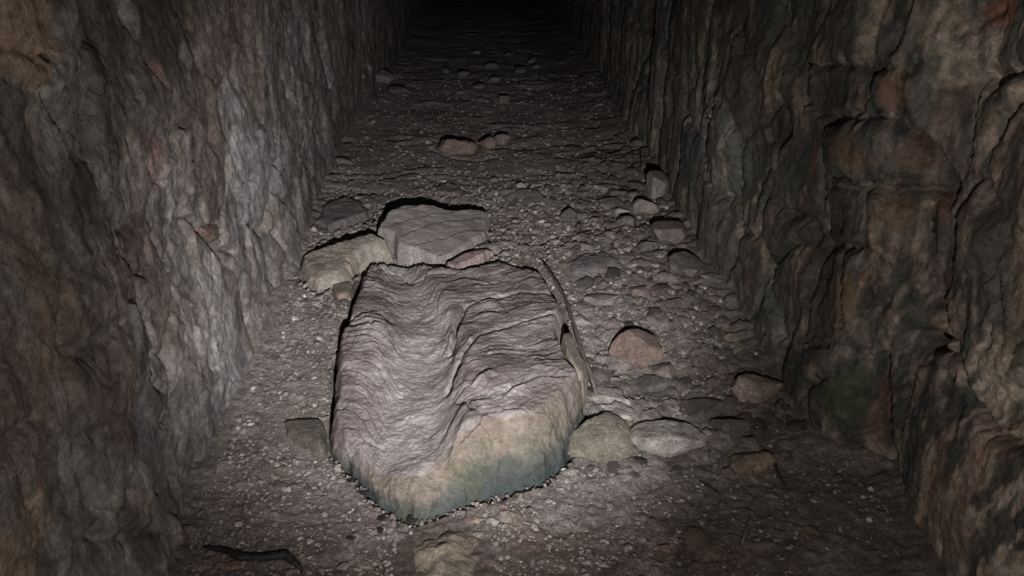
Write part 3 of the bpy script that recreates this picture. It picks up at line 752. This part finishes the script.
rock('rock', 'pale thin flat stone lying alone on the dark earth near the leaning slab', 607, 188, 28, 10, srgb(166, 156, 148), GREY, .35, 101, 6)
rock('rock', 'small pale chip resting against a grey stone near the cube-like stone', 621, 210, 17, 8, PALE, GREY, .5, 103, 15)
rock('rock', 'dull grey stone just in front of the small pale chip', 627, 219, 22, 17, GREY, DRK, .7, 107)
rock('rock', 'dark brown stone sunk in earth behind the small pale chip', 611, 201, 26, 14, srgb(92, 78, 70), DRK, .5, 109)
rock('rock', 'small stone between the two dark blocks and the rubble', 648, 246, 20, 13, GREY, DRK, .6, 113)
rock('rock', 'small stone at the wall in front of the tallest brown-grey block', 706, 277, 12, 10, srgb(130, 120, 112), GREY, .7, 127)
rock('rock', 'flat grey stone in front of the tallest brown-grey block', 675, 302, 24, 15, GREY, BRN, .5, 131, 8)
rock('rock', 'brown flat stone left of the flat grey one in the rubble', 638, 291, 24, 14, BRN, GREY, .5, 137, -8)
rock('rock', 'brown upright stone half buried in the bare earth of the foreground', 699, 546, 32, 46, srgb(116, 92, 76), srgb(98, 80, 68), .3, 139, 0, cuts=7, sink=.55, rough=.05)
rock('rock', 'little tan stone beside the half-buried brown stone', 664, 548, 15, 10, srgb(140, 114, 86), BRN, .6, 149)
rock('rock', 'rounded tan pebble in the gravel at the foot of the slab front', 511, 516, 20, 13, srgb(150, 132, 112), GREY, .6, 151)
rock('rock', 'pale pebble resting on the tan ledge stone under the slab', 493, 521, 13, 9, PALE, GREY, .7, 157)
rock('rock', 'dim brown stone lying on bare earth near the mossy block', 805, 530, 20, 13, srgb(116, 94, 76), srgb(96, 80, 68), .5, 163)
rock('rock', 'grey-brown stone wedged at the foot of the right wall under the vertical joint', 880, 476, 24, 12, srgb(92, 80, 70), DRK, .6, 167)
rock('rock', 'small brown stone on bare earth below the mossy block', 836, 478, 14, 9, srgb(110, 90, 78), BRN, .6, 173)
rock('rock', 'reddish stone beside the dark root in the foreground', 233, 565, 26, 10, srgb(136, 92, 70), BRN, .5, 179)
rock('rock', 'tan stone in the gravel left of the ledge stone', 366, 565, 15, 12, srgb(140, 120, 98), GREY, .7, 181)
rock('rock', 'smaller tan stone next to the tan one in the gravel', 344, 566, 13, 10, srgb(130, 110, 92), GREY, .7, 191)
rock('rock', 'broad reddish lump, widest of the three red stones beyond the flat plate', 457, 145, 40, 20, srgb(130, 102, 92), srgb(110, 94, 88), .6, 193, 0, sub=5, rough=.12)
rock('rock', 'middle reddish stone beyond the flat plate, with a cleft beside it', 487, 142, 17, 18, srgb(140, 110, 100), GREY, .9, 197)
rock('rock', 'small reddish-grey stone ending the row of red stones', 502, 138, 16, 14, srgb(128, 108, 100), GREY, .8, 199)
rock('rock', 'small dark stone lying far down the passage alone', 504, 99, 12, 10, srgb(120, 112, 106), GREY, .8, 211)
rock('rock', 'fallen rock at the foot of the left wall far down the passage', 382, 76, 24, 14, srgb(118, 112, 108), GREY, .8, 223)
rock('rock', 'low dark rock fallen further down by the left wall', 398, 90, 22, 9, srgb(104, 98, 94), DRK, .6, 227)
rock('rock', 'flat stone at the left wall foot beyond the low dark plate', 344, 160, 22, 10, srgb(104, 98, 96), DRK, .6, 229)
for i, (a, b, w, h) in enumerate([(464, 74, 12, 8), (492, 66, 14, 8), (478, 86, 11, 6), (520, 70, 12, 7), (532, 60, 10, 6), (476, 52, 10, 5), (447, 70, 10, 6), (508, 54, 10, 5), (535, 66, 9, 6), (460, 92, 10, 5), (494, 79, 12, 7)]):
    rock('rock', 'dark stone of the debris strewn far down the passage', a, b, w, h, srgb(104, 98, 94), DRK, .7, 240 + i * 3, sub=3, group='far debris in the passage')
for i, (a, b, w, h) in enumerate([(590, 355, 11, 10), (597, 366, 11, 10), (580, 342, 9, 9), (594, 340, 13, 8), (586, 331, 12, 7), (600, 329, 13, 9), (612, 322, 14, 9), (598, 379, 12, 9), (588, 310, 13, 7), (616, 378, 10, 8)]):
    rock('pebble', 'small %s pebble in the gap between the slab flake and the angular rock' % ['pale', 'grey', 'brown', 'olive'][i % 4], a, b, w, h, [PALE, GREY, BRN, OLV][i % 4], GREY, .7, 300 + i * 3, sub=3, group='pebbles beside the slab flake', cat='pebble')
for i, (a, b, w, h) in enumerate([(520, 498, 11, 8), (536, 492, 10, 8), (474, 520, 12, 8), (500, 506, 11, 7), (548, 500, 10, 7), (460, 512, 11, 7), (486, 506, 10, 7), (530, 510, 9, 7), (560, 488, 9, 7), (478, 534, 10, 7)]):
    rock('pebble', 'small %s pebble in the gravel along the foot of the slab front' % ['pale', 'grey', 'tan', 'olive'][i % 4], a, b, w, h, [PALE, GREY, TAN, OLV][i % 4], GREY, .7, 350 + i * 3, sub=3, group='pebbles along the slab front', cat='pebble')

# rubble heap along the right wall: many like stones
RUB_MESH = []
rs = np.random.default_rng(91)
for k in range(12):
    v, f = rock_co(2, 500 + k, (1.0, rs.uniform(.6, .95), rs.uniform(.4, .7)), 11, .09, (.42, .8))
    c0 = [GREY, BRN, srgb(108, 100, 96), srgb(132, 122, 114), DRK, srgb(112, 96, 84)][k % 6]
    me = mesh('rubble_stone', v, f, rock_col(v, (1, 1, 1), c0, c0 * 0.75, 500 + k)); me.set_sharp_from_angle(angle=math.radians(30)); me.materials.append(MAT_ROCK); RUB_MESH.append(me)
RUB_NAME = ['grey', 'reddish-brown', 'dull grey', 'pale grey', 'dark', 'brown']
LANDMARKS = [tuple(Pf(a, b)[:2]) + (t,) for a, b, t in [
    (634, 365, 'the squarish reddish-brown angular rock'), (756, 400, 'the pinkish-brown rounded rock by the wall'), (665, 450, 'the large pale oval boulder'),
    (602, 455, 'the olive-grey leaning slab stone'), (727, 438, 'the dark grey blocky stone'), (750, 470, 'the tan-faced block'), (604, 306, 'the long flat stone beside the stick'),
    (667, 242, 'the big dark rounded block at the wall'), (682, 282, 'the tallest brown-grey block at the wall'), (645, 214, 'the grey cube-like stone'),
    (657, 195, 'the narrow slab leaning on the wall'), (607, 192, 'the pale thin flat stone lying alone'), (732, 342, 'the small tan stone at the wall foot'),
    (590, 262, 'the sunken stone behind the stick'), (655, 390, 'the long thin dark splinter'), (675, 308, 'the flat grey stone before the tallest block'), (700, 300, 'the foot of the right wall above the tan stone')]]
rxs = [p[0] for p in RUB_POLY]; rys = [p[1] for p in RUB_POLY]
n_r = 0; tries = 0
while n_r < 230 and tries < 9000:
    tries += 1
    x = rs.uniform(min(rxs), max(rxs)); y = rs.uniform(min(rys), max(rys))
    xa, ya = np.array([x]), np.array([y])
    if not inside(xa, ya, RUB_POLY)[0] or sdist(xa, ya, SLAB_OUT)[0] > -0.03: continue
    if x > np.interp(y, FOOT_R[:, 1], FOOT_R[:, 0]) - 0.03: continue
    d = min(0.075, 0.018 * math.exp(abs(rs.normal()) * 0.62))
    if any((x - a) ** 2 + (y - b) ** 2 < (r * 0.9 + d * 0.45) ** 2 for a, b, r in TAKEN): continue
    TAKEN.append((x, y, d * 0.45)); n_r += 1
    k = int(rs.integers(12))
    o = link('rubble_stone', RUB_MESH[k])
    s = d * 1.25
    o.scale = (s, s, s); o.rotation_euler = (rs.uniform(-.5, .5), rs.uniform(-.5, .5), rs.uniform(0, 6.28))
    o.location = (x, y, float(floor_h(x, y)) + s * 0.08)
    size = 'tiny' if d < 0.024 else ('small' if d < 0.04 else 'egg-sized')
    near = min(LANDMARKS, key=lambda q: (q[0] - x) ** 2 + (q[1] - y) ** 2)[2]
    tag(o, '%s %s rubble stone near %s' % (size, RUB_NAME[k % 6], near), 'rock', 'rubble along the right wall')

# ------------------------------------------------------------------ gravel nobody could count
def build_gravel():
    r = np.random.default_rng(55)
    n = 80000
    u = r.uniform(0, 1, n)
    y = 0.75 * (6.5 / 0.75) ** u                       # density falls with distance
    x = r.uniform(-1.0, 1.4, n)
    fl = np.interp(y, FOOT_L[:, 1], FOOT_L[:, 0]); fr = np.interp(y, FOOT_R[:, 1], FOOT_R[:, 0])
    ok = (x > fl + 0.035) & (x < fr - 0.045)
    for po in [SLAB_OUT, PLATE_OUT, YEL_OUT] + FLAT_OUT: ok &= sdist(x, y, po) < -0.004
    for a, b, q in TAKEN:
        if q > 0.015: ok &= (x - a) ** 2 + (y - b) ** 2 > (q * 0.8) ** 2
    ok &= seg_dist(x, y, BACK_GAP) > 0.035
    bare = sstep(0.25, 0.55, x) * sstep(YF + 0.25, YF - 0.05, y)
    far = sstep(YB + 0.3, YB + 1.5, y)
    prob = (1 - 0.75 * bare) * (1 - 0.85 * far) * (0.45 + 0.55 * sstep(-0.3, 0.3, fbm2(x * 4, y * 4, 2, 71)))
    ok &= r.uniform(0, 1, n) < prob
    x = x[ok]; y = y[ok]; m = min(len(x), 29000); x = x[:m]; y = y[:m]
    rad = np.clip(0.0032 * np.exp(np.abs(r.normal(size=m)) * 0.55), 0.0026, 0.013) * np.clip(y / 1.8, 0.8, 1.5)
    z = floor_h(x, y) + 0.010 * fbm2(x * 13, y * 13, 4, 21) * (0.35 + 0.65 * sstep(-0.2, 0.3, fbm2(x * 3, y * 3, 2, 31))) + rad * 0.12
    v0, f0 = ICO[1]
    nv = len(v0)
    ax = r.normal(size=(m, 3)); ax /= np.linalg.norm(ax, axis=1)[:, None]; an = r.uniform(0, 6.28, m)
    ax = ax * np.array([.25, .25, 1]); ax /= np.linalg.norm(ax, axis=1)[:, None]
    sc = r.uniform(0.75, 1.3, (m, 3)) * rad[:, None] * np.array([1.15, .85, .55])
    vv = v0[None] * (1 + r.uniform(-.22, .22, (m, nv, 1))) * sc[:, None, :]
    c, s = np.cos(an)[:, None, None], np.sin(an)[:, None, None]
    k = ax[:, None, :]
    vv = vv * c + np.cross(np.broadcast_to(k, vv.shape), vv) * s + k * (vv * k).sum(2, keepdims=True) * (1 - c)
    vv += np.stack([x, y, z], 1)[:, None, :]
    ff = f0[None] + (np.arange(m) * nv)[:, None, None]
    pal = np.array([srgb(128, 120, 114), srgb(108, 96, 90), srgb(142, 134, 128), srgb(96, 86, 80), srgb(120, 104, 94), srgb(180, 174, 168)])
    cc = pal[r.choice(6, m, p=[.34, .29, .10, .17, .08, .02])] * r.uniform(.75, 1.2, (m, 1))
    cc = lerp(cc, srgb(112, 103, 98), (0.75 * sstep(YB, YB + 1.2, y))[:, None])
    cc = lerp(cc, srgb(98, 82, 72), (0.55 * sstep(YF + 0.15, YF - 0.3, y))[:, None])
    o = link('gravel', mesh('gravel', vv.reshape(-1, 3), ff.reshape(-1, 3), np.repeat(cc, nv, 0), smooth=False), MAT_GRAVEL)
    tag(o, 'loose grey-brown gravel and grit scattered over the passage floor', 'gravel', kind='stuff')
build_gravel()

# ------------------------------------------------------------------ sticks and roots
def tube(name, label, pts, radii, col, seed=0, cat='stick', nseg=8, sub=8):
    pts = np.array(pts, float); n = len(pts)
    t = np.linspace(0, n - 1, (n - 1) * sub + 1)
    q = np.stack([np.interp(t, np.arange(n), pts[:, k]) for k in range(3)], 1)
    ker = np.array([1, 2, 3, 2, 1]) / 9
    for k in range(3):
        q[2:-2, k] = np.convolve(q[:, k], ker, 'valid')
    rr = np.interp(t, np.arange(n), radii)
    q += 0.25 * rr[:, None] * np.stack([n2(t * 1.1, t * 0 + k, seed + k) for k in range(3)], 1)
    tg = np.gradient(q, axis=0); tg /= np.linalg.norm(tg, axis=1)[:, None]
    a = np.cross(tg, [0, 0, 1.0]); a /= np.linalg.norm(a, axis=1)[:, None] + 1e-9; b = np.cross(a, tg)
    th = np.linspace(0, 2 * math.pi, nseg, endpoint=False)
    rrr = rr[:, None] * (1 + 0.35 * n2(t[:, None] * 1.7 + 0 * th, th[None] * 1.3 + 0 * t[:, None], seed + 9))
    v = q[:, None, :] + rrr[..., None] * (np.cos(th)[None, :, None] * a[:, None, :] + np.sin(th)[None, :, None] * b[:, None, :])
    m = len(q); i = np.arange(m - 1)[:, None] * nseg; j = np.arange(nseg)[None]; j2 = (j + 1) % nseg
    f = np.stack([i + j, i + j2, i + nseg + j2, i + nseg + j], -1).reshape(-1, 4)
    v = v.reshape(-1, 3)
    v = np.vstack([v, q[0], q[-1]])
    jj = np.arange(nseg)
    caps = np.vstack([np.stack([jj * 0 + len(v) - 2, (jj + 1) % nseg, jj, jj], 1)[:, :3], np.stack([jj * 0 + len(v) - 1, (m - 1) * nseg + jj, (m - 1) * nseg + (jj + 1) % nseg], 1)])
    tri = np.vstack([f[:, [0, 1, 2]], f[:, [0, 2, 3]], caps])
    c = np.tile(col[None], (len(v), 1)) * (1 + 0.3 * n2(v[:, 0] * 60, v[:, 1] * 60, seed))[:, None]
    o = link(name, mesh(name, v, tri, c), MAT_WOOD)
    return o if label is None else tag(o, label, cat)
def fp(px, py, dz): return Pf(px, py, dz)
tube('stick', 'thin dark stick lying along the right edge of the guttered slab', [P(544, 264, .19), P(556, 282, .19), P(566, 300, .185), P(574, 325, .175), P(583, 352, .16), P(592, 378, .13), P(597, 396, .09)],
     [.004, .006, .006, .006, .006, .007, .006], srgb(84, 74, 68), 1)
tw = bpy.data.objects.new('twig', None); COL.objects.link(tw)
tag(tw, 'thin forked dark twig lying by the right wall beyond the rubble', 'stick')
tube('stem', None, [fp(620, 158, .012), fp(634, 152, .02), fp(644, 148, .025), fp(658, 150, .015)], [.004, .006, .005, .003], srgb(48, 42, 38), 2).parent = tw
tube('fork', None, [fp(640, 150, .02), fp(641, 160, .012), fp(641, 168, .006)], [.005, .004, .003], srgb(48, 42, 38), 3).parent = tw
tube('root', 'gnarled black damp root lying on the gravel by the left wall', [fp(204, 547, .006), fp(222, 550, .014), fp(240, 557, .016), fp(262, 558, .016), fp(284, 554, .018), fp(295, 562, .014), fp(303, 573, .006)],
     [.003, .006, .008, .007, .010, .008, .003], srgb(28, 24, 22), 4, 'root')
tube('twig', 'short dark twig on the bare earth before the oval boulder', [fp(700, 481, .006), fp(710, 487, .009), fp(718, 493, .006)], [.003, .004, .003], srgb(46, 40, 36), 5)
tube('twig', 'thin curved twig beside the tan-faced block', [fp(776, 464, .008), fp(778, 474, .010), fp(786, 488, .006)], [.003, .005, .003], srgb(56, 46, 40), 6)
tube('twig', 'straight pale splinter of wood on the bare earth before the wall', [fp(750, 516, .006), fp(746, 530, .010), fp(742, 544, .006)], [.002, .004, .003], srgb(104, 90, 78), 7)
for i, (a, b, w, h) in enumerate([(351, 480, 8, 8), (364, 492, 12, 7), (382, 518, 9, 7), (413, 518, 13, 11), (352, 538, 10, 7), (380, 530, 7, 9)]):
    rock('charcoal_lump', 'small black lump among the gravel near the slab front tip', a, b, w, h, srgb(34, 31, 30), srgb(46, 42, 40), .8, 600 + i * 5, sub=3, group='black lumps near the slab tip', cat='lump')
